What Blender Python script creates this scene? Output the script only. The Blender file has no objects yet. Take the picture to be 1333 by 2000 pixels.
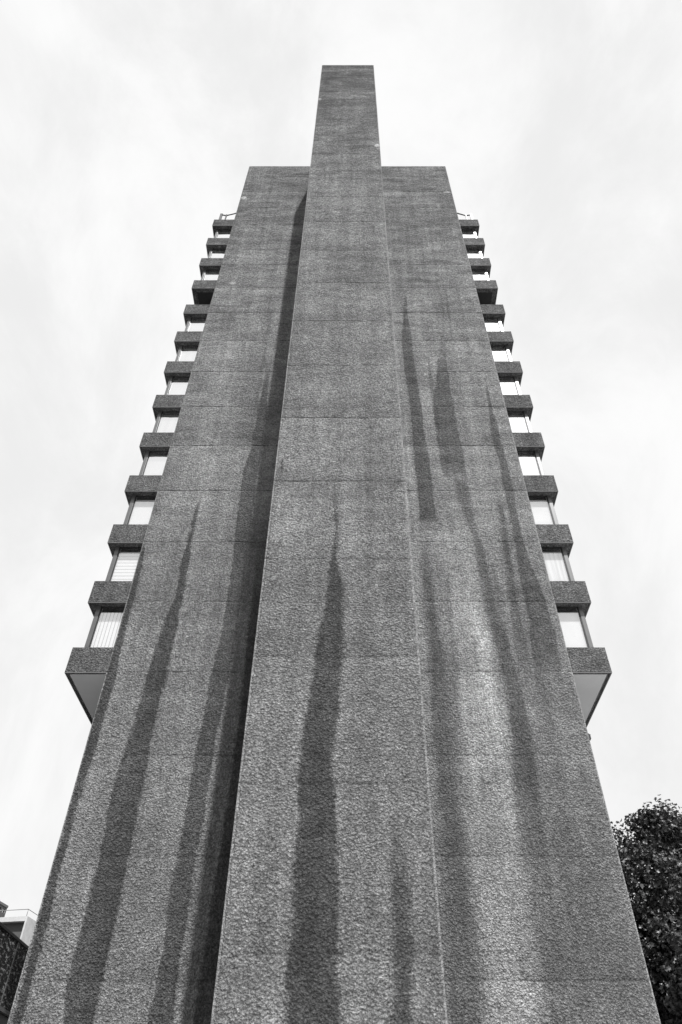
import bpy, math, random
from mathutils import Vector, Matrix
random.seed(7)
R = math.radians
sc = bpy.context.scene
COL = sc.collection
EYE = 1.6                      # camera height above the paving
F = 1396.0                     # focal length in pixels of the 2000 px high photograph
PITCH = math.atan2(1396.0, 1392.0)
CP, SP = math.cos(PITCH), math.sin(PITCH)

def at(px, py, d):
    """survey helper: pixel of the photograph -> point on the vertical plane y = d (metres)"""
    u = (px-690)/F; v = (1000-py)/F
    dy = CP - v*SP; dz = SP + v*CP
    return Vector((u*d/dy, d, dz*d/dy + EYE))

# ------------------------------------------------------------------ scene objects
def tag(o, label=None, cat=None, group=None, kind=None):
    for k, v in (('label', label), ('category', cat), ('group', group), ('kind', kind)):
        if v: o[k] = v
    return o
def empty(name, loc, label=None, cat=None, group=None, rz=0):
    o = bpy.data.objects.new(name, None); COL.objects.link(o)
    o.location = loc; o.rotation_euler = (0, 0, rz); o.empty_display_size = .5
    return tag(o, label, cat, group)

class MB:
    """collects boxes / prisms / tubes in local coordinates of its thing"""
    def __init__(s, off=(0, 0, 0)):
        s.v = []; s.f = []; s.o = Vector(off); s.sm = []
    def box(s, x0, x1, y0, y1, z0, z1):
        n = len(s.v)
        for z in (z0, z1):
            for x, y in ((x0, y0), (x1, y0), (x1, y1), (x0, y1)):
                s.v.append(Vector((x, y, z)) - s.o)
        for q in ((0, 3, 2, 1), (4, 5, 6, 7), (0, 1, 5, 4), (1, 2, 6, 5), (2, 3, 7, 6), (3, 0, 4, 7)):
            s.f.append([n+i for i in q]); s.sm.append(False)
        return s
    def poly(s, pts, faces, smooth=False):
        n = len(s.v)
        s.v += [Vector(p) - s.o for p in pts]
        for q in faces: s.f.append([n+i for i in q]); s.sm.append(smooth)
        return s
    def tube(s, pts, rad, seg=8):
        pts = [Vector(p) for p in pts]
        if not hasattr(rad, '__len__'): rad = [rad]*len(pts)
        n = len(s.v)
        for i, p in enumerate(pts):
            t = (pts[min(i+1, len(pts)-1)] - pts[max(i-1, 0)]).normalized()
            a = t.orthogonal().normalized() if i == 0 else (a - t*a.dot(t)).normalized()
            b = t.cross(a)
            for k in range(seg):
                w = 2*math.pi*k/seg
                s.v.append(p + (a*math.cos(w) + b*math.sin(w))*rad[i] - s.o)
        for i in range(len(pts)-1):
            for k in range(seg):
                s.f.append([n+i*seg+k, n+i*seg+(k+1) % seg, n+(i+1)*seg+(k+1) % seg, n+(i+1)*seg+k]); s.sm.append(True)
        s.f.append([n+k for k in range(seg)][::-1]); s.sm.append(False)
        s.f.append([n+(len(pts)-1)*seg+k for k in range(seg)]); s.sm.append(False)
        return s
    def build(s, name, mat, parent=None, bevel=0, label=None):
        me = bpy.data.meshes.new(name)
        me.from_pydata([tuple(v) for v in s.v], [], s.f)
        me.materials.append(mat)
        me.polygons.foreach_set('use_smooth', s.sm)
        me.update()
        o = bpy.data.objects.new(name, me); COL.objects.link(o)
        if parent: o.parent = parent
        if label: o['label'] = label
        if bevel:
            m = o.modifiers.new('bevel', 'BEVEL'); m.width = bevel; m.segments = 2; m.limit_method = 'ANGLE'
        return o

# ------------------------------------------------------------------ node helpers
class NT:
    def __init__(s, name):
        s.m = bpy.data.materials.new(name); s.m.use_nodes = True
        s.t = s.m.node_tree; s.t.nodes.clear()
        s.out = s.n('ShaderNodeOutputMaterial')
    def n(s, typ, **kw):
        nd = s.t.nodes.new(typ)
        for k, v in kw.items(): setattr(nd, k, v)
        return nd
    def put(s, sock, val):
        if isinstance(val, bpy.types.NodeSocket): s.t.links.new(val, sock)
        else: sock.default_value = val
    def M(s, op, a, b=None, c=None, clamp=False):
        nd = s.n('ShaderNodeMath', operation=op); nd.use_clamp = clamp
        s.put(nd.inputs[0], a)
        if b is not None: s.put(nd.inputs[1], b)
        if c is not None: s.put(nd.inputs[2], c)
        return nd.outputs[0]
    def noise(s, vec, scale, detail=2, rough=.5, dist=0):
        nd = s.n('ShaderNodeTexNoise'); s.put(nd.inputs['Vector'], vec)
        nd.inputs['Scale'].default_value = scale; nd.inputs['Detail'].default_value = detail
        nd.inputs['Roughness'].default_value = rough; nd.inputs['Distortion'].default_value = dist
        return nd.outputs[0]
    def scale(s, vec, xyz):
        nd = s.n('ShaderNodeVectorMath', operation='MULTIPLY'); s.put(nd.inputs[0], vec)
        nd.inputs[1].default_value = xyz; return nd.outputs[0]
    def rng(s, v, a, b, c, d, smooth=False):
        nd = s.n('ShaderNodeMapRange'); nd.clamp = True
        if smooth: nd.interpolation_type = 'SMOOTHSTEP'
        s.put(nd.inputs['Value'], v)
        for k, w in zip(('From Min', 'From Max', 'To Min', 'To Max'), (a, b, c, d)): s.put(nd.inputs[k], w)
        return nd.outputs[0]
    def curve(s, v, pts):
        nd = s.n('ShaderNodeFloatCurve'); s.put(nd.inputs['Value'], v)
        c = nd.mapping.curves[0]; nd.mapping.use_clip = False
        while len(c.points) > 2: c.points.remove(c.points[-1])
        c.points[0].location = pts[0]; c.points[1].location = pts[-1]
        for p in pts[1:-1]: c.points.new(*p)
        for p in c.points: p.handle_type = 'AUTO_CLAMPED'
        nd.mapping.update()
        return nd.outputs[0]
    def gray(s, v):
        nd = s.n('ShaderNodeCombineColor')
        for i in range(3): s.put(nd.inputs[i], v)
        return nd.outputs[0]
    def obj(s):
        return s.n('ShaderNodeTexCoord').outputs['Object']
    def bsdf(s, col, rough=.8, spec=.5, metal=0, normal=None):
        b = s.n('ShaderNodeBsdfPrincipled')
        s.put(b.inputs['Base Color'], col); s.put(b.inputs['Roughness'], rough)
        b.inputs['Specular IOR Level'].default_value = spec; b.inputs['Metallic'].default_value = metal
        if normal: s.put(b.inputs['Normal'], normal)
        s.t.links.new(b.outputs[0], s.out.inputs[0]); return b
    def bump(s, h, dist, strength=1, normal=None):
        b = s.n('ShaderNodeBump'); b.inputs['Distance'].default_value = dist; b.inputs['Strength'].default_value = strength
        s.put(b.inputs['Height'], h)
        if normal: s.put(b.inputs['Normal'], normal)
        return b.outputs[0]

def simple(name, g, rough=.6, metal=0, spec=.5, var=.12, sc_=3.0, bump=0):
    t = NT(name); o = t.obj()
    nz = t.noise(o, sc_, 4, .6)
    val = t.M('MULTIPLY', t.rng(nz, .3, .7, 1-var, 1+var), g)
    nrm = t.bump(t.noise(o, 60, 2), bump) if bump else None
    t.bsdf(t.gray(val), rough, spec, metal, nrm); return t.m

TZ = 70.0
def concrete(name, base, off, stain_and_light=(), joints=None, margins=(), marks=(), coarse=.05, top_dark=.25, z_top=62., jw=.05):
    """rough hammered aggregate concrete; stains are bands of stain (x, z in metres)"""
    t = NT(name); o = t.obj()
    add = t.n('ShaderNodeVectorMath', operation='ADD'); t.put(add.inputs[0], o); add.inputs[1].default_value = off
    P = add.outputs[0]
    sp = t.n('ShaderNodeSeparateXYZ'); t.put(sp.inputs[0], P)
    X, Y, Z = sp.outputs
    # broad weathering
    w1 = t.noise(t.scale(P, (.45, .45, .09)), 1.3, 5, .62, .4)
    w2 = t.noise(t.scale(P, (.30, .30, .95)), 1.1, 7, .72, .8)
    w4 = t.noise(t.scale(P, (2.4, 2.4, .10)), 1.0, 5, .6, .3)
    w3 = t.noise(P, 2.6, 5, .65)
    val0 = t.rng(w4, .32, .68, .80, 1.17)
    val = t.M('MULTIPLY', t.rng(w1, .3, .7, .84, 1.14), t.M('ADD', 1, t.M('MULTIPLY', t.M('MULTIPLY', t.M('SUBTRACT', w2, .5), t.rng(Z, 10, 60, .7, 3.2)), 1.0)))
    val = t.M('MULTIPLY', t.M('MULTIPLY', val, val0), t.rng(w3, .3, .7, .86, 1.15))
    # soot that thickens towards the exposed top, in ragged clouds
    ht = t.M('DIVIDE', Z, z_top)
    soot = t.rng(t.M('ADD', ht, t.M('MULTIPLY', t.M('SUBTRACT', t.noise(t.scale(P, (.5, .5, .8)), .9, 6, .7), .5), .9)), .55, 1.15, 0, 1, True)
    val = t.M('MULTIPLY', val, t.M('SUBTRACT', 1, t.M('MULTIPLY', soot, top_dark)))
    # horizontal lifts
    jmask = None
    if joints:
        z0, dz = joints
        q = t.M('DIVIDE', t.M('SUBTRACT', t.M('ADD', Z, t.M('MULTIPLY', t.M('SUBTRACT', t.noise(P, .9, 4, .6), .5), .16)), z0), dz)
        lift = t.n('ShaderNodeTexWhiteNoise', noise_dimensions='1D'); t.put(lift.inputs['W'], t.M('FLOOR', q))
        val = t.M('MULTIPLY', val, t.rng(lift.outputs['Value'], 0, 1, .89, 1.07))
        fr = t.M('MULTIPLY', t.M('ABSOLUTE', t.M('SUBTRACT', t.M('FRACT', t.M('ADD', q, .5)), .5)), dz)
        jm = t.rng(fr, jw*.2, jw*1.1, 1, 0)
        jn = t.M('MULTIPLY', t.rng(t.noise(t.scale(P, (.8, .8, .3)), 1.4, 4, .65), .40, .60, .15, 1), t.rng(Z, 8, 24, .6, 1.6))
        jmask = t.M('MULTIPLY', jm, jn)
        # slightly sootier just above each joint, paler just below
        up = t.M('FRACT', q)
        val = t.M('MULTIPLY', val, t.rng(up, 0, .45, .90, 1.0, True))
        val = t.M('MULTIPLY', val, t.M('SUBTRACT', 1, t.M('MULTIPLY', jmask, .42)))
    # stains, plus painted glow and shadow bands
    wob = t.M('MULTIPLY', t.M('SUBTRACT', t.noise(t.scale(P, (1, 1, .5)), 1.2, 5, .65), .5), .38)
    fine = t.M('MULTIPLY', t.M('SUBTRACT', t.noise(P, 9, 3, .7), .5), .16)
    Xw = t.M('ADD', t.M('ADD', X, wob), fine)
    mid = t.M('MULTIPLY', t.M('SUBTRACT', t.noise(t.scale(P, (1, 1, .22)), 3.4, 5, .72), .5), .30)
    Xf = t.M('ADD', X, t.M('MULTIPLY', fine, .8))
    Xs = t.M('ADD', t.M('ADD', X, t.M('MULTIPLY', fine, 1.3)), mid)
    for st in stain_and_light:
        pts = sorted(st['pts'])                      # (z, xl, xr)
        za, zb = pts[0][0], pts[-1][0]
        x0 = min(p[1] for p in pts) - .5; x1 = max(p[2] for p in pts) + .5
        tt = t.rng(Z, za, zb, 0, 1)
        cen = t.curve(tt, [((p[0]-za)/(zb-za), ((p[1]+p[2])/2-x0)/(x1-x0)) for p in pts])
        hw = t.curve(tt, [((p[0]-za)/(zb-za), max((p[2]-p[1])/2, 0)/2) for p in pts])
        soft = st.get('soft', .12)
        dx = t.M('ABSOLUTE', t.M('SUBTRACT', Xw if st.get('wob', 1) else Xs, t.M('ADD', t.M('MULTIPLY', cen, x1-x0), x0)))
        e = t.M('SUBTRACT', t.M('ADD', t.M('MULTIPLY', hw, 2), soft*.5), dx)
        mk = t.rng(e, 0, soft, 0, 1, True)
        mk = t.M('MULTIPLY', mk, t.M('MULTIPLY', t.rng(Z, za, za+st.get('fz', .8), 0, 1, True), t.rng(Z, zb-st.get('ft', .8), zb, 1, 0, True)))
        mot = t.rng(w3, .3, .75, 1.0, .86) if st['k'] > 0 else t.rng(t.noise(t.scale(P, (1, 1, .45)), 1.1, 5, .7), .36, .62, .35, 1.25)
        k = t.M('MULTIPLY', t.M('MULTIPLY', mk, mot), st['k'])
        val = t.M('MULTIPLY', val, t.M('SUBTRACT', 1, k))
    # smooth cast margins along the arrises
    mg = None
    for (xa, xb) in margins:
        e1 = t.rng(Xf, xa-.012, xa+.012, 0, 1); e2 = t.rng(Xf, xb-.012, xb+.012, 1, 0)
        m_ = t.M('MULTIPLY', e1, e2)
        mg = m_ if mg is None else t.M('MAXIMUM', mg, m_)
    if mg is not None: mg = t.M('MULTIPLY', mg, t.rng(t.noise(P, 2.2, 5, .75), .34, .56, .55, 1))
    # spots where fixings were made good
    for (mx, mz, rx, rz, k) in marks:
        dd = t.M('ADD', t.M('POWER', t.M('DIVIDE', t.M('SUBTRACT', Xf, mx), rx), 2), t.M('POWER', t.M('DIVIDE', t.M('SUBTRACT', Z, mz), rz), 2))
        val = t.M('MULTIPLY', val, t.M('ADD', 1, t.M('MULTIPLY', t.rng(dd, .6, 1.3, 1, 0), k)))
    # hammered aggregate
    S = t.scale(P, (1, 1, 1.08))
    n1 = t.noise(S, 12.5, 4, .64, .5)
    n2 = t.noise(S, 30, 2, .7, .3)
    vo = t.n('ShaderNodeTexVoronoi', feature='SMOOTH_F1'); t.put(vo.inputs['Vector'], S); vo.inputs['Scale'].default_value = 18
    vo.inputs['Smoothness'].default_value = .6
    amp = t.rng(t.noise(P, .5, 3), .3, .7, .75, 1.2)
    h = t.M('ADD', t.M('MULTIPLY', n1, 1.0), t.M('ADD', t.M('MULTIPLY', n2, .45), t.M('MULTIPLY', vo.outputs['Distance'], -.55)))
    h = t.M('MULTIPLY', h, amp)
    pit_tone = t.rng(h, .28, .70, .62, 1.28)      # darker in the pits, lighter on the highs
    val = t.M('MULTIPLY', val, pit_tone)
    if mg is not None:
        h = t.M('MULTIPLY', h, t.M('SUBTRACT', 1, t.M('MULTIPLY', mg, .85)))
        val = t.M('ADD', t.M('MULTIPLY', val, t.M('SUBTRACT', 1, t.M('MULTIPLY', mg, .6))), t.M('MULTIPLY', mg, t.rng(Z, 10, 40, .50, .46)))
    if jmask is not None:
        h = t.M('SUBTRACT', h, t.M('MULTIPLY', jmask, .22))
    # stones and pits of differing tone
    sp1 = t.noise(P, 30, 2, .8); sp2 = t.noise(P, 13, 3, .8)
    sp3 = t.noise(P, 6.0, 4, .85)
    sk = t.M('MULTIPLY', t.rng(sp1, .3, .7, .42, 1.58), t.rng(sp2, .32, .68, .68, 1.32))
    k3 = t.rng(Z, 5, 50, .22, .75)
    sk = t.M('MULTIPLY', sk, t.M('ADD', 1, t.M('MULTIPLY', k3, t.M('MULTIPLY', t.M('SUBTRACT', sp3, .5), 4.5))))
    if mg is not None:
        sk = t.M('ADD', t.M('MULTIPLY', sk, t.M('SUBTRACT', 1, t.M('MULTIPLY', mg, .6))), t.M('MULTIPLY', mg, .6))
    val = t.M('MULTIPLY', t.M('MULTIPLY', val, sk), base)
    t.bsdf(t.gray(val), .9, .25, 0, t.bump(h, coarse))
    return t.m

# ------------------------------------------------------------------ dimensions of the tower (metres, z from the ground)
D = 21.0; DF = 14.3                         # slab front, fin front
XL, XR = -8.39, 7.47                        # slab
FL, FR = -2.357, 1.567                      # fin
WL, WR = -9.81, 8.81                        # window block
ZS = 60.67 + EYE; ZF = at(690, 127, DF).z
BACK = 39.6
B = (-.46, D, 0)
def bands(rows, d, soft=.12, k=.45, **kw):
    pts = []
    for (y, a, b) in rows:
        p = at(a, y, d); q = at(b, y, d); pts.append((p.z, p.x, q.x))
    return dict(pts=pts, soft=soft, k=k, **kw)

slab_st = [
    # edge run on the left arris
    bands([(1050, 283, 284), (1100, 269, 281), (1174, 249, 261), (1262, 222, 238), (1310, 209, 229), (1380, 190, 211), (1450, 170, 191), (1550, 143, 159), (1700, 102, 118), (1800, 76, 97), (1900, 50, 69), (2000, 26, 46), (2150, -15, 5)], D, .07, .68, wob=0, fz=.1),
    # broad run left of centre
    bands([(965, 391, 392), (1000, 380, 386), (1060, 365, 375), (1100, 352, 370), (1160, 344, 361), (1200, 328, 350), (1262, 304, 338), (1310, 291, 328), (1400, 264, 306), (1500, 232, 287), (1550, 217, 276), (1625, 204, 262), (1700, 189, 246), (1775, 172, 231), (1850, 148, 216), (1925, 131, 199), (2000, 122, 184), (2150, 80, 155)], D, .11, .70, wob=0, fz=.1),
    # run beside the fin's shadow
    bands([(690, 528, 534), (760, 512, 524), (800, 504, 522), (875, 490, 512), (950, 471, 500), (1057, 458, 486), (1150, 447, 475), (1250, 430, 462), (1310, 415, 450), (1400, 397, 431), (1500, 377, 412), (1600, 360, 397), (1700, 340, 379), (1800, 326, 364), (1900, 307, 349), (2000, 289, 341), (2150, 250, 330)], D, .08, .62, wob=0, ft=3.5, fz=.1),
    # right side, first run (two lengths)
    bands([(545, 793, 795), (620, 788, 798), (650, 786, 803), (700, 789, 808), (750, 795, 815), (800, 801, 825), (850, 806, 830), (900, 810, 839), (950, 816, 845), (1000, 821, 852), (1026, 823, 856)], D, .08, .58, wob=0, fz=.5, ft=4),
    bands([(1035, 824, 832), (1100, 827, 839), (1150, 827, 846), (1200, 829, 854), (1300, 836, 878), (1400, 838, 892), (1500, 846, 900), (1600, 854, 908), (1700, 860, 920), (1800, 864, 932), (1900, 868, 940), (2000, 874, 948), (2150, 884, 970)], D, .55, .50, wob=0, ft=2.5, fz=.1),
    # broad middle run
    bands([(640, 862, 868), (725, 854, 876), (800, 848, 888), (850, 852, 897), (900, 860, 908), (945, 870, 914)], D, .09, .56, wob=0, fz=1.1, ft=5),
    bands([(690, 834, 838), (750, 840, 847), (800, 846, 855), (840, 852, 862)], D, .1, .4, wob=0, fz=.3, ft=1),
    bands([(925, 888, 913), (960, 893, 918), (1000, 906, 924), (1026, 915, 928), (1060, 926, 941), (1120, 935, 955), (1200, 950, 975), (1290, 975, 1005), (1400, 996, 1032), (1500, 1000, 1050), (1600, 1010, 1060), (1750, 1020, 1080)], D, .2, .48, wob=0, fz=4),
    # third run
    bands([(715, 944, 947), (750, 947, 952), (800, 954, 963), (850, 960, 977), (900, 974, 990), (950, 983, 1002), (1000, 995, 1010), (1050, 1005, 1022), (1100, 1011, 1037), (1150, 1020, 1056), (1200, 1030, 1074), (1300, 1042, 1096), (1420, 1060, 1120)], D, .10, .56, wob=0, ft=3, fz=4),
    bands([(965, 972, 975), (1030, 980, 989), (1100, 987, 998), (1150, 992, 1006), (1200, 998, 1016), (1290, 1010, 1034), (1400, 1020, 1050)], D, .12, .44, wob=0, ft=1, fz=3),
    # soft wide darker tone, lower right
    bands([(1380, 1010, 1140), (1500, 1005, 1160), (1600, 1020, 1190), (1700, 1030, 1215), (1800, 1040, 1240), (1900, 1050, 1262), (2000, 1060, 1290), (2150, 1080, 1330)], D, .9, .24, wob=0, ft=4, fz=.1),
    bands([(1560, 1085, 1110), (1700, 1095, 1120), (1850, 1120, 1140), (2000, 1140, 1165), (2150, 1150, 1180)], D, .5, .20, wob=0, fz=.1),
    # pale glow of light painted into the wall
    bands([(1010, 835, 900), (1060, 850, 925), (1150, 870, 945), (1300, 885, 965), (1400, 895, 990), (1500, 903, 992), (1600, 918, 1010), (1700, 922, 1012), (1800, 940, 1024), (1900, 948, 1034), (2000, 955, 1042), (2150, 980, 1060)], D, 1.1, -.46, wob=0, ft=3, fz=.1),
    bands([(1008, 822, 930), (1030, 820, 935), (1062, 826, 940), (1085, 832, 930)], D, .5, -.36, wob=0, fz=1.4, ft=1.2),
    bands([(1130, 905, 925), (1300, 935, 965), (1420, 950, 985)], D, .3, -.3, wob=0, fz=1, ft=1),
    bands([(1110, 868, 876), (1250, 880, 892), (1380, 892, 905)], D, .15, .30, wob=0, fz=2),
    bands([(1090, 955, 962), (1180, 972, 984), (1300, 992, 1010)], D, .12, .28, wob=0, fz=3),
    bands([(560, 868, 872), (660, 880, 886)], D, .1, .25, wob=0),
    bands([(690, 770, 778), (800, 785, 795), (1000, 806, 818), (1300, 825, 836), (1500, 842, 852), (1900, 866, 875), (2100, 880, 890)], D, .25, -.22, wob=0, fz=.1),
    bands([(660, 400, 470), (900, 360, 430), (1200, 300, 330)], D, .8, -.12, fz=2),
    # dark band in the corner against the fin
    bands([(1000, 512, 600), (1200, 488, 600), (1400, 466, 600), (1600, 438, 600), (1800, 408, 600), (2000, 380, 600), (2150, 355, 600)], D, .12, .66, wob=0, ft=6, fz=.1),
    bands([(900, 522, 600), (1060, 492, 600), (1200, 472, 600), (1400, 440, 600), (1600, 412, 600), (1800, 383, 600), (2000, 356, 600), (2150, 330, 600)], D, .25, .30, wob=0, ft=6, fz=.1),  # the fin's cast shadow, deepened in the wall colour
    # narrow old drips
    bands([(600, 528, 533), (900, 480, 488)], D, .12, .25, fz=2),
    bands([(430, 790, 796), (600, 800, 812)], D, .25, .18, fz=2),
    bands([(480, 838, 846), (640, 868, 874)], D, .25, .2, fz=2),
]
def mark(px, py, rx, rz, k, d):
    p = at(px, py, d); return (p.x, p.z, rx, rz, k)
slab_marks = [mark(477, 386, .22, .28, 1.6, D), mark(873, 375, .26, .16, 1.6, D), mark(455, 552, .17, .25, 1.3, D), mark(828, 397, 1.3, .07, .7, D), mark(858, 403, .12, .5, .5, D)]
fin_st = [
    bands([(930, 653, 654), (1000, 654, 657), (1060, 652, 660), (1100, 646, 661), (1150, 640, 671), (1190, 637, 672), (1250, 618, 670), (1310, 613, 668), (1400, 597, 661), (1450, 589, 651), (1500, 584, 648), (1540, 584, 657), (1600, 583, 656), (1700, 574, 656), (1800, 569, 662), (1900, 561, 662), (2000, 557, 668), (2150, 545, 680)], DF, .13, .72, wob=0, ft=.4, fz=.1),
    bands([(1560, 765, 776), (1650, 762, 790), (1700, 762, 797), (1800, 764, 803), (1900, 766, 805), (2000, 766, 808), (2150, 766, 815)], DF, .22, .58, wob=0, ft=2, fz=.1),
    bands([(895, 550, 555), (915, 549, 554), (950, 547, 551)], DF, .04, .75, wob=0, fz=1.2, ft=.1),
    bands([(556, 734, 737), (575, 734, 737)], DF, .04, .55, wob=0, ft=.2),
    bands([(1120, 735, 800), (1250, 770, 818)], DF, .35, .22, fz=1.5),
    bands([(470, 618, 740), (600, 640, 760)], DF, .6, .14, fz=3, ft=3),
    bands([(720, 600, 660), (860, 600, 650)], DF, .7, -.2, fz=2, ft=2),
    bands([(1280, 690, 800), (1500, 690, 820)], DF, .8, .10, fz=2),
]
fin_marks = [mark(625, 194, .11, .35, 1.8, DF), mark(737, 284, .17, .25, 1.8, DF), mark(740, 290, .1, .1, 1.2, DF)]

M = {}
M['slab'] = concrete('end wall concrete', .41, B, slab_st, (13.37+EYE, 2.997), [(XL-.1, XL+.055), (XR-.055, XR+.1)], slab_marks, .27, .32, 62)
M['fin'] = concrete('fin concrete', .375, B, fin_st, (6.45+EYE, 3.06), [(FL-.1, FL+.06), (FR-.055, FR+.1)], fin_marks, .29, .66, 63)
M['fascia'] = concrete('fascia concrete', .20, B, (), None, (), (), .18, .12, 62)
M['lip'] = simple('smooth concrete lip', .16, .8, var=.15)
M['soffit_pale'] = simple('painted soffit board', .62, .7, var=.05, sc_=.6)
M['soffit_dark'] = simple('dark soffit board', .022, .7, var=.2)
M['black'] = simple('black soffit reflection', .006, .6)
M['frame_dark'] = simple('dark gasket metal', .02, .5)
M['post'] = simple('anodised metal post', .09, .35, 0, 1.0, var=.15)
M['roof'] = simple('roof felt', .08, .9)
M['plain'] = simple('plain concrete', .22, .9, var=.2, sc_=.6, bump=.01)

def blind_mat(name, style):
    t = NT(name); o = t.obj()
    sp = t.n('ShaderNodeSeparateXYZ'); t.put(sp.inputs[0], o)
    if style == 'vertical':
        s = t.M('FRACT', t.M('MULTIPLY', sp.outputs[0], 7.5)); v = t.rng(s, .0, .35, .25, .92, True)
    elif style == 'horizontal':
        s = t.M('FRACT', t.M('MULTIPLY', sp.outputs[2], 6.0)); v = t.rng(s, 0, .4, .40, .92, True)
    elif style == 'curtain':
        s = t.noise(t.scale(o, (9, 9, .3)), 1, 3, .6, .5); v = t.rng(s, .3, .6, .70, .9, True)
    else:
        v = t.rng(t.noise(o, .8, 2), .3, .7, .82, .9)
    t.bsdf(t.gray(v), .8, .2); return t.m
for s_ in ('plain', 'vertical', 'horizontal', 'curtain'): M['blind_'+s_] = blind_mat(s_+' white blind', s_)

def glass_mat(name, refl):
    t = NT(name)
    tr = t.n('ShaderNodeBsdfTransparent'); tr.inputs[0].default_value = (.98, .98, .98, 1)
    gl = t.n('ShaderNodeBsdfGlossy'); gl.inputs[0].default_value = (.95, .95, .95, 1); gl.inputs['Roughness'].default_value = .02
    wav = t.bump(t.noise(t.obj(), 1.2, 2), .01)
    t.put(gl.inputs['Normal'], wav)
    fr = t.n('ShaderNodeFresnel'); fr.inputs[0].default_value = 1.52
    gm = t.n('ShaderNodeNewGeometry')
    fac = t.M('MULTIPLY', t.M('ADD', fr.outputs[0], refl, clamp=True), t.M('SUBTRACT', 1, gm.outputs['Backfacing']))
    mx = t.n('ShaderNodeMixShader'); t.put(mx.inputs[0], fac)
    t.t.links.new(tr.outputs[0], mx.inputs[1]); t.t.links.new(gl.outputs[0], mx.inputs[2])
    t.t.links.new(mx.outputs[0], t.out.inputs[0]); return t.m
M['glass'] = glass_mat('reflective window glass', .66)
M['glass_low'] = glass_mat('window glass', .30)
M['clear'] = glass_mat('clear glass', .05)

# ------------------------------------------------------------------ the tower
tower = empty('tower_block', B, 'tall rough grey concrete tower with a central projecting fin and corner windows on both sides', 'tower')
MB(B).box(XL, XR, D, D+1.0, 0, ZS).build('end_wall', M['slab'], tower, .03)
MB(B).box(FL, FR, DF, D-.004, 0, ZF).build('fin_wall', M['fin'], tower, .03)
# core, roof house
MB(B).box(-6.9, 6.0, D+1.0, BACK-1.6, 0, 14.9).build('base_wall', M['plain'], tower)
MB(B).box(-6.2, 5.3, D+1.004, BACK-3, 51.9, 58.5).build('roof_house', M['plain'], tower)
ZB = [13.37 + EYE + 2.997*k for k in range(13)]
for k, z in enumerate(ZB):
    y0 = D + .012; bt = .30; zt = z+1.0
    f = MB(B)
    f.box(WL, XL, y0, y0+bt, z, zt).box(XR, WR, y0, y0+bt, z, zt)
    f.box(WL, WL+bt, y0+bt, BACK, z, zt).box(WR-bt, WR, y0+bt, BACK, z, zt)
    f.box(WL+bt, WR-bt, BACK-bt, BACK, z, zt)
    fa = f.build('fascia_band', M['fascia'], tower, .012)
    # smooth drip lip just under the rough face
    zl0, zl1 = z-.030, z-.002
    MB(B).box(WL+.004, XL, y0+.004, y0+.04, zl0, zl1).box(WL+.004, WL+.04, y0+.04, BACK, zl0, zl1).build('drip_lip', M['lip'], fa)
    MB(B).box(XR, WR-.004, y0+.004, y0+.04, zl0, zl1).box(WR-.04, WR-.004, y0+.04, BACK, zl0, zl1).build('drip_lip', M['lip'], fa)
    # floor plate and its underside
    p = MB(B)
    zs = z+.012
    for (xa, xb, ya, yb) in ((WL+bt, XL, y0+bt, D+1.0), (XR, WR-bt, y0+bt, D+1.0), (WL+bt, WR-bt, D+1.0, BACK-bt)):
        p.box(xa, xb, ya, yb, zs, zt-.03)
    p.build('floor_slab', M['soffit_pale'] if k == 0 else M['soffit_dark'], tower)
    if k == 0:
        q = MB(B)
        for (xa, xb, ya, yb) in ((WL+.14, XL, y0+.14, D+1.0), (XR, WR-.14, y0+.14, D+1.0), (WL+.14, WR-.14, D+1.0, BACK-.14)):
            q.box(xa, xb, ya, yb, z-.012, z-.003)
        q.build('soffit_panel', M['soffit_pale'], tower)
MB(B).box(WL+.3, WR-.3, D+1.0, BACK-.3, ZB[-1]+.975, ZB[-1]+.995).build('roof_deck', M['roof'], tower)

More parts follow.
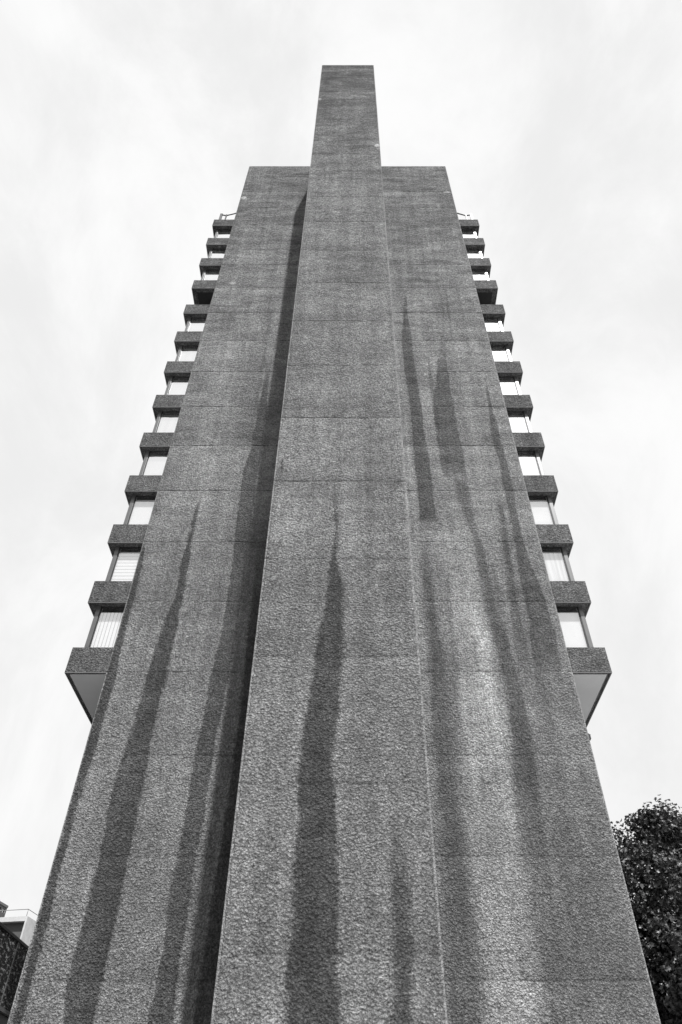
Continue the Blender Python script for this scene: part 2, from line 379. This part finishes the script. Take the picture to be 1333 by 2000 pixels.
YG = D + .33
def window(k, side):
    z0 = ZB[k-1]+1.0; z1 = ZB[k]
    xo = WL+.28 if side < 0 else WR-.28
    xi = XL if side < 0 else XR
    s = 1 if side < 0 else -1                    # towards the building centre
    def bx(mb, a, b, *r): return mb.box(min(a, b), max(a, b), *r)
    g = MB(B)                                                           # dark frame: front ring and side rails
    bx(g, xo+s*.15, xo+s*.185, YG-.03, YG+.03, z0-.02, z1+.004)
    bx(g, xi-s*.045, xi, YG-.03, YG+.03, z0-.02, z1+.004)
    bx(g, xo+s*.185, xi-s*.045, YG-.03, YG+.04, z1-.03, z1+.004)
    bx(g, xo+s*.185, xi-s*.045, YG-.02, YG+.03, z0-.02, z0+.03)
    bx(g, xo+s*.01, xo+s*.06, YG+.10, BACK-1, z1-.04, z1+.004)
    bx(g, xo+s*.01, xo+s*.06, YG+.10, BACK-1, z0-.02, z0+.04)
    w = g.build('window', M['frame_dark'], tower)
    f = MB(B); bx(f, xo, xo+s*.15, YG-.05, YG+.10, z0-.02, z1+.004); f.build('corner_post', M['post'], w, .006)
    for y in (YG+4.5, YG+9.0, YG+13.5):
        f = MB(B); bx(f, xo, xo+s*.10, y, y+.08, z0+.04, z1-.04); f.build('mullion', M['post'], w)
    pn = MB(B); bx(pn, xo+s*.185, xi-s*.045, YG, YG+.012, z0+.03, z1-.03); pn.build('pane', M['glass_low' if k <= 3 else 'glass'], w)
    ps = MB(B); bx(ps, xo+s*.03, xo+s*.042, YG+.10, BACK-1, z0+.04, z1-.04); ps.build('side_pane', M['glass'], w)
    if side < 0: style = {1: 'vertical', 2: 'horizontal', 7: 'curtain', 5: 'curtain'}.get(k, 'plain')
    else: style = {2: 'curtain', 6: 'horizontal', 4: 'plain'}.get(k, 'plain')
    bl = MB(B)
    bx(bl, xo+s*.20, xi-s*.05, YG+.05, YG+.065, z0, z1-.20)
    bx(bl, xo+s*.185, xo+s*.20, YG+.05, BACK-1.2, z0, z1)
    bl.build('blind', M['blind_'+style], w)
    hb = MB(B); bx(hb, xo+s*.203, xi-s*.05, YG+.045, YG+.12, z1-.197, z1+.004); hb.build('blind_box', M['black'], w)  # black strip standing in for the soffit's reflection at the pane head
for k in range(1, 13):
    if k == 9:                                       # open storey: the wall behind is set far back
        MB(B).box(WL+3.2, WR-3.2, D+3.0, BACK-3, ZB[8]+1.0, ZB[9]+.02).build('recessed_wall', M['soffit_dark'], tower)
        continue
    window(k, -1); window(k, 1)

# window cleaning rail on the roof edge
zr = ZB[-1]+1.0
def rail(side):
    xo = WL+.18 if side < 0 else WR-.18
    xi = XL if side < 0 else XR
    s = 1 if side < 0 else -1
    g = MB(B)
    for x, w_, h_ in ((xo, .17, 1.75), (xo+s*.42, .08, 1.6)):
        g.box(min(x, x+s*w_), max(x, x+s*w_), D+.30, D+.38, zr-.02, zr+h_)
    g.tube([(xo, D+.34, zr+1.62), (xo+s*.45, D+.34, zr+1.45), (xi, D+.34, zr+1.95)], .045, 6)
    for y in (D+3.5, D+7, D+10.5, D+14): g.box(min(xo, xo+s*.06), max(xo, xo+s*.06), y, y+.06, zr-.02, zr+1.2)
    g.tube([(xo+s*.03, D+.34, zr+1.2), (xo+s*.03, BACK-1, zr+1.2)], .03, 6)
    g.build('roof_rail', M['frame_dark'], tower)
rail(-1); rail(1)
# sash pushed open on the right flank, eighth band
z0 = ZB[7]+1.0
sa = MB(B)
xs = WR-.28
for (a, b) in ((YG+.35, YG+.38), (YG+1.2, YG+1.23)):
    sa.tube([(xs, a, z0+1.15), (xs+.36, a, z0+.10)], .022, 6)
sa.tube([(xs+.36, YG+.36, z0+.10), (xs+.36, YG+1.22, z0+.10)], .022, 6)
sa.tube([(xs, YG+.36, z0+1.15), (xs, YG+1.22, z0+1.15)], .022, 6)
so = sa.build('open_sash', M['frame_dark'], tower)
MB(B).poly([(xs, YG+.36, z0+1.15), (xs, YG+1.22, z0+1.15), (xs+.36, YG+1.22, z0+.1), (xs+.36, YG+.36, z0+.1),
            (xs+.01, YG+.36, z0+1.15), (xs+.01, YG+1.22, z0+1.15), (xs+.37, YG+1.22, z0+.1), (xs+.37, YG+.36, z0+.1)],
           [(0, 1, 2, 3), (7, 6, 5, 4), (0, 4, 5, 1), (1, 5, 6, 2), (2, 6, 7, 3), (3, 7, 4, 0)]).build('pane', M['clear'], so)
# small bracket lamp peeping past the right arris
p = at(1146, 1436, D+.5)
bk = MB(B)
bk.box(XR-.002, p.x+.02, D+.42, D+.5, p.z-.05, p.z+.03).box(p.x-.10, p.x+.07, D+.34, D+.6, p.z-.20, p.z-.05)
bk.poly([(p.x-.06, D+.36, p.z+.05), (p.x+.09, D+.36, p.z-.05), (p.x+.09, D+.58, p.z-.05), (p.x-.06, D+.58, p.z+.05), (p.x-.06, D+.36, p.z-.05), (p.x-.06, D+.58, p.z-.05)],
        [(0, 1, 2, 3), (0, 4, 1), (3, 2, 5), (4, 5, 2, 1), (0, 3, 5, 4)])
bk.build('wall_lamp', M['frame_dark'], tower)

# ------------------------------------------------------------------ dark panelled annex, bottom left
AX = -12.0
pa = at(0, 1797, 1); zt_ = EYE + 7.37; zb_ = EYE + 5.30
def panel_mat():
    t = NT('exposed aggregate panel'); o = t.obj()
    o2 = t.scale(o, (1, .5, 1.2)); n1 = t.noise(o2, 8, 3, .7, .3); n2 = t.noise(o2, 20, 2, .8)
    v = t.M('ADD', t.rng(n1, .53, .62, .012, .42), t.rng(n2, .55, .72, 0, .10))
    t.bsdf(t.gray(v), .85, .3, 0, t.bump(t.M('ADD', n1, t.M('MULTIPLY', n2, .5)), .09)); return t.m
M['panel'] = panel_mat()
M['joint'] = simple('sealant joint', .16, .7)
M['dark_glass'] = simple('dark glazing', .008, .5, spec=.2)
AB = (AX, 29.04, 0)
annex = empty('annex_building', AB, 'low dark building clad in black pebbled panels at the lower left', 'building')
MB(AB).box(AX-26, AX-.12, 17.4, 58.6, 0, zt_-.12).build('wall', M['frame_dark'], annex)
MB(AB).box(AX-26.1, AX+.02, 17.2, 58.8, zt_-.10, zt_).build('coping', M['soffit_dark'], annex, .01)
ys = [29.04 + 3.7*i for i in range(-3, 8)]
for a, b in zip(ys[:-1], ys[1:]):
    MB(AB).box(AX-.11, AX, a+.035, b-.035, zb_+.06, zt_-.104).build('cladding_panel', M['panel'], annex, .01)
    MB(AB).box(AX-.16, AX-.13+.03, a+.07, b-.07, .6, zb_-.1).build('window', M['dark_glass'], annex)
for a in ys: MB(AB).box(AX-.115, AX+.012, a-.03, a+.03, zb_+.06, zt_-.11).build('joint_strip', M['joint'], annex)
for a in ys: MB(AB).box(AX-.115, AX-.05, a-.05, a+.05, 0, zb_-.07).build('mullion', M['joint'], annex)
MB(AB).box(AX-.11, AX+.01, 18, 58, zb_-.06, zb_+.055).build('sill', M['joint'], annex)

# ------------------------------------------------------------------ pale concrete block with rooftop rail behind the annex
c0 = at(55, 1789, 160)
a10 = R(-9)
block = empty('concrete_building', (c0.x, c0.y, 0), 'pale concrete building with a thin metal rail on its roof, behind the dark annex', 'building', rz=a10)
H = c0.z
M['pale'] = simple('pale board marked concrete', .6, .85, var=.12, sc_=.8, bump=.01)
M['mid'] = simple('grey rendered wall', .10, .85, var=.08)
# local frame: x to the right (negative = face towards left), y into depth
MB().box(-40, -.35, .9, 21, 0, H-.9).build('wall', M['mid'], block)
MB().box(-40, -.35, .7, .9, H-4.4, H-4.0).build('ledge', M['frame_dark'], block)
MB().box(-40, -.35, .7, .9, H-9.4, H-9.0).build('ledge', M['frame_dark'], block)
MB().box(-.346, 0, 0, 21.2, 0, H-.004).build('end_wall', M['pale'], block, .02)
MB().box(-40, -.35, -.05, 21.2, H-.9, H).build('parapet', M['pale'], block, .02)
rl = MB()
for x in [-.4-5.1*i for i in range(0, 8)]: rl.tube([(x, .15, H-.02), (x, .15, H+1.3)], .05, 6)
rl.tube([(-38, .15, H+1.3), (-.4, .15, H+1.3)], .06, 6)
for y in (5, 10, 15, 20): rl.tube([(-.4, y, H-.02), (-.4, y, H+1.3)], .05, 6)
rl.tube([(-.4, .15, H+1.3), (-.4, 20, H+1.3)], .06, 6)
rl.build('roof_rail', M['post'], block)
MB().box(-1.2, 7, 30, 44, 0, H+5.5).build('rear_wing', M['mid'], block)

# ------------------------------------------------------------------ distant tower with a pierced crown
t0 = at(16, 1769, 250)
far = empty('distant_tower', (t0.x, t0.y, 0), 'distant tower top with square openings under a pale cornice, at the left edge', 'tower', rz=R(-12))
HT = t0.z
M['far'] = simple('grey brickwork', .12, .9, var=.1)
MB().box(-17.4, -.7, -27.3, -.7, 0, HT-4.2).build('wall', M['far'], far)
cw = MB()
for (xa, xb) in ((-.6, 0), (-18, -17.4)):
    cw.box(xa, xb, -28, 0, HT-7.2, HT-2.5)
    cw.box(xa, xb, -28, 0, HT-1.3, HT-.7)
    y = 0
    while y > -27: cw.box(xa, xb, y-.9, y, HT-2.5, HT-1.3); y -= 1.9
cw.box(-17.4, -.6, -28, -27.4, HT-7.2, HT-.7)
cw.build('crown_wall', M['far'], far)
fr_ = MB()
fr_.box(-.7, .15, -28.15, .15, HT-.69, HT).box(-18.15, -17.3, -28.15, .15, HT-.69, HT).box(-17.3, -.7, -.6, .15, HT-.69, HT).box(-17.3, -.7, -28.15, -27.3, HT-.69, HT)
fr_.build('cornice', M['lip'], far)

# ------------------------------------------------------------------ tree
def leaf_mat():
    t = NT('broad leaf'); o = t.obj()
    v = t.rng(t.noise(o, 1.1, 3, .6), .35, .65, .045, .12)
    g = t.n('ShaderNodeNewGeometry')
    v = t.M('MULTIPLY', v, t.rng(g.outputs['Random Per Island'], 0, 1, .6, 1.5))
    t.bsdf(t.gray(v), .4, .5)
    return t.m
M['leaf'] = leaf_mat()
M['bark'] = simple('bark', .03, .9, var=.3, sc_=8, bump=.03)
DT = 34.0
tb = Vector((15.6, DT, 0))
tree = empty('broadleaf_tree', tb, 'dark leafy tree rising behind the right edge of the tower', 'tree')
lobes = []
for (px, py, r, dd) in ((1288, 1650, 1.45, 0), (1268, 1612, .95, .4), (1335, 1672, 1.8, .5), (1312, 1628, 1.0, -.4), (1192, 1664, 1.05, 1.2), (1262, 1745, 2.1, -.3), (1345, 1790, 2.2, .6), (1225, 1812, 1.6, 1.5),
                        (1245, 1870, 2.0, .4), (1330, 1905, 2.3, -.8), (1270, 1985, 2.0, .2), (1360, 2030, 2.3, .4), (1295, 2110, 2.0, -.4), (1420, 1760, 2.2, -.5),
                        (1440, 1900, 2.5, .3), (1450, 2040, 2.3, -.3), (1400, 2150, 2.0, .5), (1390, 1700, 1.7, 2.8), (1350, 1850, 2.2, 3.2), (1400, 1960, 2.3, 3.4), (1400, 1850, 2.2, -2.8), (1430, 1980, 2.2, -2.6), (1500, 1880, 2.0, .4)):
    q = at(px, py, DT+dd); lobes.append((q, r))
def leaves():
    V = []; Fc = []
    base = [(0, -.5), (.34, -.42), (.30, -.18), (.56, .06), (.24, .12), (0, .62), (-.24, .12), (-.56, .06), (-.30, -.18), (-.34, -.42)]
    rnd = random.Random(11)
    for (c, r) in lobes:
        c = c + Vector((0, 0, .12))
        ncl = int(21*r*r)
        for _ in range(ncl):
            d = Vector((rnd.gauss(0, 1), rnd.gauss(0, 1), rnd.gauss(0, 1))).normalized()
            cc = c + d*r*(rnd.random()**.45)*.93
            cc.z += .1*r*d.z
            sg = rnd.uniform(.17, .28)
            for _ in range(rnd.randint(32, 58)):
                p = cc + Vector([max(-1.7, min(1.7, rnd.gauss(0, 1)))*sg for _i in range(3)])
                s = rnd.uniform(.12, .22)
                out = (p - c).normalized()
                nrm = (out*.5 + Vector((rnd.gauss(0, .6), rnd.gauss(0, .6), rnd.gauss(.5, .6)))).normalized()
                tx = nrm.orthogonal().normalized()
                tx = (Matrix.Rotation(rnd.uniform(0, 6.283), 3, nrm) @ tx); ty = nrm.cross(tx)
                n = len(V)
                V.append(tuple(p - tb - nrm*s*.14))
                for (a, b) in base:
                    q = p + tx*a*s + ty*b*s + nrm*(abs(a)*.25)*s
                    V.append(tuple(q - tb))
                for i in range(0, 10, 2):
                    Fc.append((n, n+1+i, n+1+(i+1) % 10, n+1+(i+2) % 10))
    me = bpy.data.meshes.new('crown'); me.from_pydata(V, [], Fc); me.materials.append(M['leaf']); me.update()
    o = bpy.data.objects.new('crown', me); COL.objects.link(o); o.parent = tree
leaves()
tr = MB(tb)
top = Vector((15.3, DT, 12.6))
tr.tube([tb+Vector((0, 0, -.2)), tb+Vector((.05, .1, 2)), tb+Vector((-.1, 0, 4.5)), tb+Vector((-.3, .1, 8)), top], [.42, .34, .28, .17, .06], 12)
rnd = random.Random(3)
for (c, r) in lobes:
    st = tb + Vector((-.1, 0, max(3.0, c.z - rnd.uniform(2.5, 4))))
    mid = st.lerp(c, .5) + Vector((0, 0, -.3))
    tr.tube([st, mid, c], [.12, .08, .03], 7)
    for _ in range(5):
        e = c + Vector((rnd.gauss(0, 1), rnd.gauss(0, 1), rnd.gauss(.3, .8))).normalized()*r*.85
        tr.tube([c.lerp(mid, .3), c.lerp(e, .5)+Vector((0, 0, .1)), e], [.035, .022, .008], 5)
tr.build('trunk', M['bark'], tree)

# ------------------------------------------------------------------ ground
def ground_mat():
    t = NT('asphalt'); o = t.obj()
    v = t.M('MULTIPLY', t.rng(t.noise(o, .3, 4), .3, .7, .8, 1.2), t.rng(t.noise(o, 80, 2), .3, .7, .7, 1.3))
    t.bsdf(t.gray(t.M('MULTIPLY', v, .07)), .9, .3, 0, t.bump(t.noise(o, 120, 2), .01)); return t.m
def paving_mat():
    t = NT('paving slabs'); o = t.obj()
    b = t.n('ShaderNodeTexBrick'); t.put(b.inputs['Vector'], o); b.inputs['Scale'].default_value = 1
    b.inputs['Color1'].default_value = (.38, .38, .38, 1); b.inputs['Color2'].default_value = (.46, .46, .46, 1); b.inputs['Mortar'].default_value = (.08, .08, .08, 1)
    b.inputs['Mortar Size'].default_value = .008; b.inputs['Brick Width'].default_value = .9; b.inputs['Row Height'].default_value = .6
    mx = t.M('MULTIPLY', b.outputs['Color'], t.rng(t.noise(o, 1.5, 5, .6), .3, .7, .75, 1.2))
    t.bsdf(t.gray(mx), .85, .3); return t.m
tag(MB().poly([(-3000, -3000, -.004), (3000, -3000, -.004), (3000, 3000, -.004), (-3000, 3000, -.004)], [(0, 1, 2, 3)]).build('ground', ground_mat()), kind='structure')
tag(MB().box(-60, 60, -25, 60, -.003, .0).build('pavement', paving_mat()), kind='structure')

# ------------------------------------------------------------------ sun and sky
sd = Vector((.275, -1, 1.65)).normalized()      # towards the sun
elev = math.asin(sd.z); az = math.atan2(sd.x, sd.y)
L = bpy.data.lights.new('sun', 'SUN'); L.energy = 5.0; L.angle = R(.8); L.color = (1, 1, 1)
lo = bpy.data.objects.new('sun', L); COL.objects.link(lo)
lo.rotation_euler = (-sd).to_track_quat('-Z', 'Y').to_euler(); lo.location = (10, -20, 60)

w = bpy.data.worlds.new('World'); sc.world = w; w.use_nodes = True
nt = w.node_tree; nt.nodes.clear()
def N(t_, **k):
    n = nt.nodes.new(t_)
    for a, b in k.items(): setattr(n, a, b)
    return n
def lk(a, b): nt.links.new(a, b)
def MM(op, a, b=None, clamp=False):
    n = N('ShaderNodeMath', operation=op); n.use_clamp = clamp
    for i, v in enumerate((a, b)):
        if v is None: continue
        if isinstance(v, bpy.types.NodeSocket): lk(v, n.inputs[i])
        else: n.inputs[i].default_value = v
    return n.outputs[0]
out = N('ShaderNodeOutputWorld'); bg = N('ShaderNodeBackground'); lk(bg.outputs[0], out.inputs[0])
sky = N('ShaderNodeTexSky', sky_type='NISHITA'); sky.sun_disc = False; sky.sun_elevation = elev; sky.sun_rotation = az
sky.dust_density = 2.0
bw = N('ShaderNodeRGBToBW'); lk(sky.outputs[0], bw.inputs[0])
tc = N('ShaderNodeTexCoord'); mp = N('ShaderNodeMapping'); lk(tc.outputs['Generated'], mp.inputs[0])
mp.inputs['Scale'].default_value = (1.5, 1.0, .6); mp.inputs['Rotation'].default_value = (0, R(25), R(20))
n1 = N('ShaderNodeTexNoise'); lk(mp.outputs[0], n1.inputs[0]); n1.inputs['Scale'].default_value = 3.0; n1.inputs['Detail'].default_value = 10; n1.inputs['Roughness'].default_value = .62; n1.inputs['Distortion'].default_value = .45
sx = N('ShaderNodeSeparateXYZ'); lk(tc.outputs['Generated'], sx.inputs[0])
# a bright sheet of thin cloud fills the northern half of the sky, clearer sky behind the viewer
mr = N('ShaderNodeMapRange', interpolation_type='SMOOTHSTEP'); lk(sx.outputs[1], mr.inputs[0])
mr.inputs[1].default_value = -.22; mr.inputs[2].default_value = .10; mr.inputs[3].default_value = .0; mr.inputs[4].default_value = 1
cl = N('ShaderNodeMapRange', interpolation_type='SMOOTHSTEP'); lk(n1.outputs[0], cl.inputs[0])
cl.inputs[1].default_value = .33; cl.inputs[2].default_value = .66; cl.inputs[3].default_value = 8.55; cl.inputs[4].default_value = 9.85
col = MM('ADD', MM('MULTIPLY', bw.outputs[0], MM('SUBTRACT', 1, mr.outputs[0])), MM('MULTIPLY', cl.outputs[0], mr.outputs[0]))
# bright sky patch added behind the viewer for the windows to reflect
dt = N('ShaderNodeVectorMath', operation='DOT_PRODUCT'); lk(tc.outputs['Generated'], dt.inputs[0]); dt.inputs[1].default_value = Vector((.05, -math.cos(R(47)), math.sin(R(47)))).normalized()
gl = N('ShaderNodeMapRange', interpolation_type='SMOOTHSTEP'); lk(dt.outputs['Value'], gl.inputs[0])
gl.inputs[1].default_value = .78; gl.inputs[2].default_value = .90; gl.inputs[3].default_value = 0; gl.inputs[4].default_value = 1
col = MM('MAXIMUM', col, MM('MULTIPLY', gl.outputs[0], 11.0))
cb = N('ShaderNodeCombineColor')
for i in range(3): lk(col, cb.inputs[i])
lk(cb.outputs[0], bg.inputs[0]); bg.inputs[1].default_value = .10

# ------------------------------------------------------------------ camera
cam = bpy.data.cameras.new('camera'); co = bpy.data.objects.new('camera', cam); COL.objects.link(co)
co.location = (0, 0, EYE); co.rotation_euler = (math.pi/2 + PITCH, 0, 0)
cam.sensor_fit = 'VERTICAL'; cam.sensor_height = 36; cam.lens = F/2000*36
cam.shift_x = -(690-666.5)/2000
cam.clip_end = 8000
sc.camera = co
sc.view_settings.view_transform = 'Standard'; sc.view_settings.look = 'None'
sc.view_settings.exposure = 0; sc.view_settings.gamma = 1
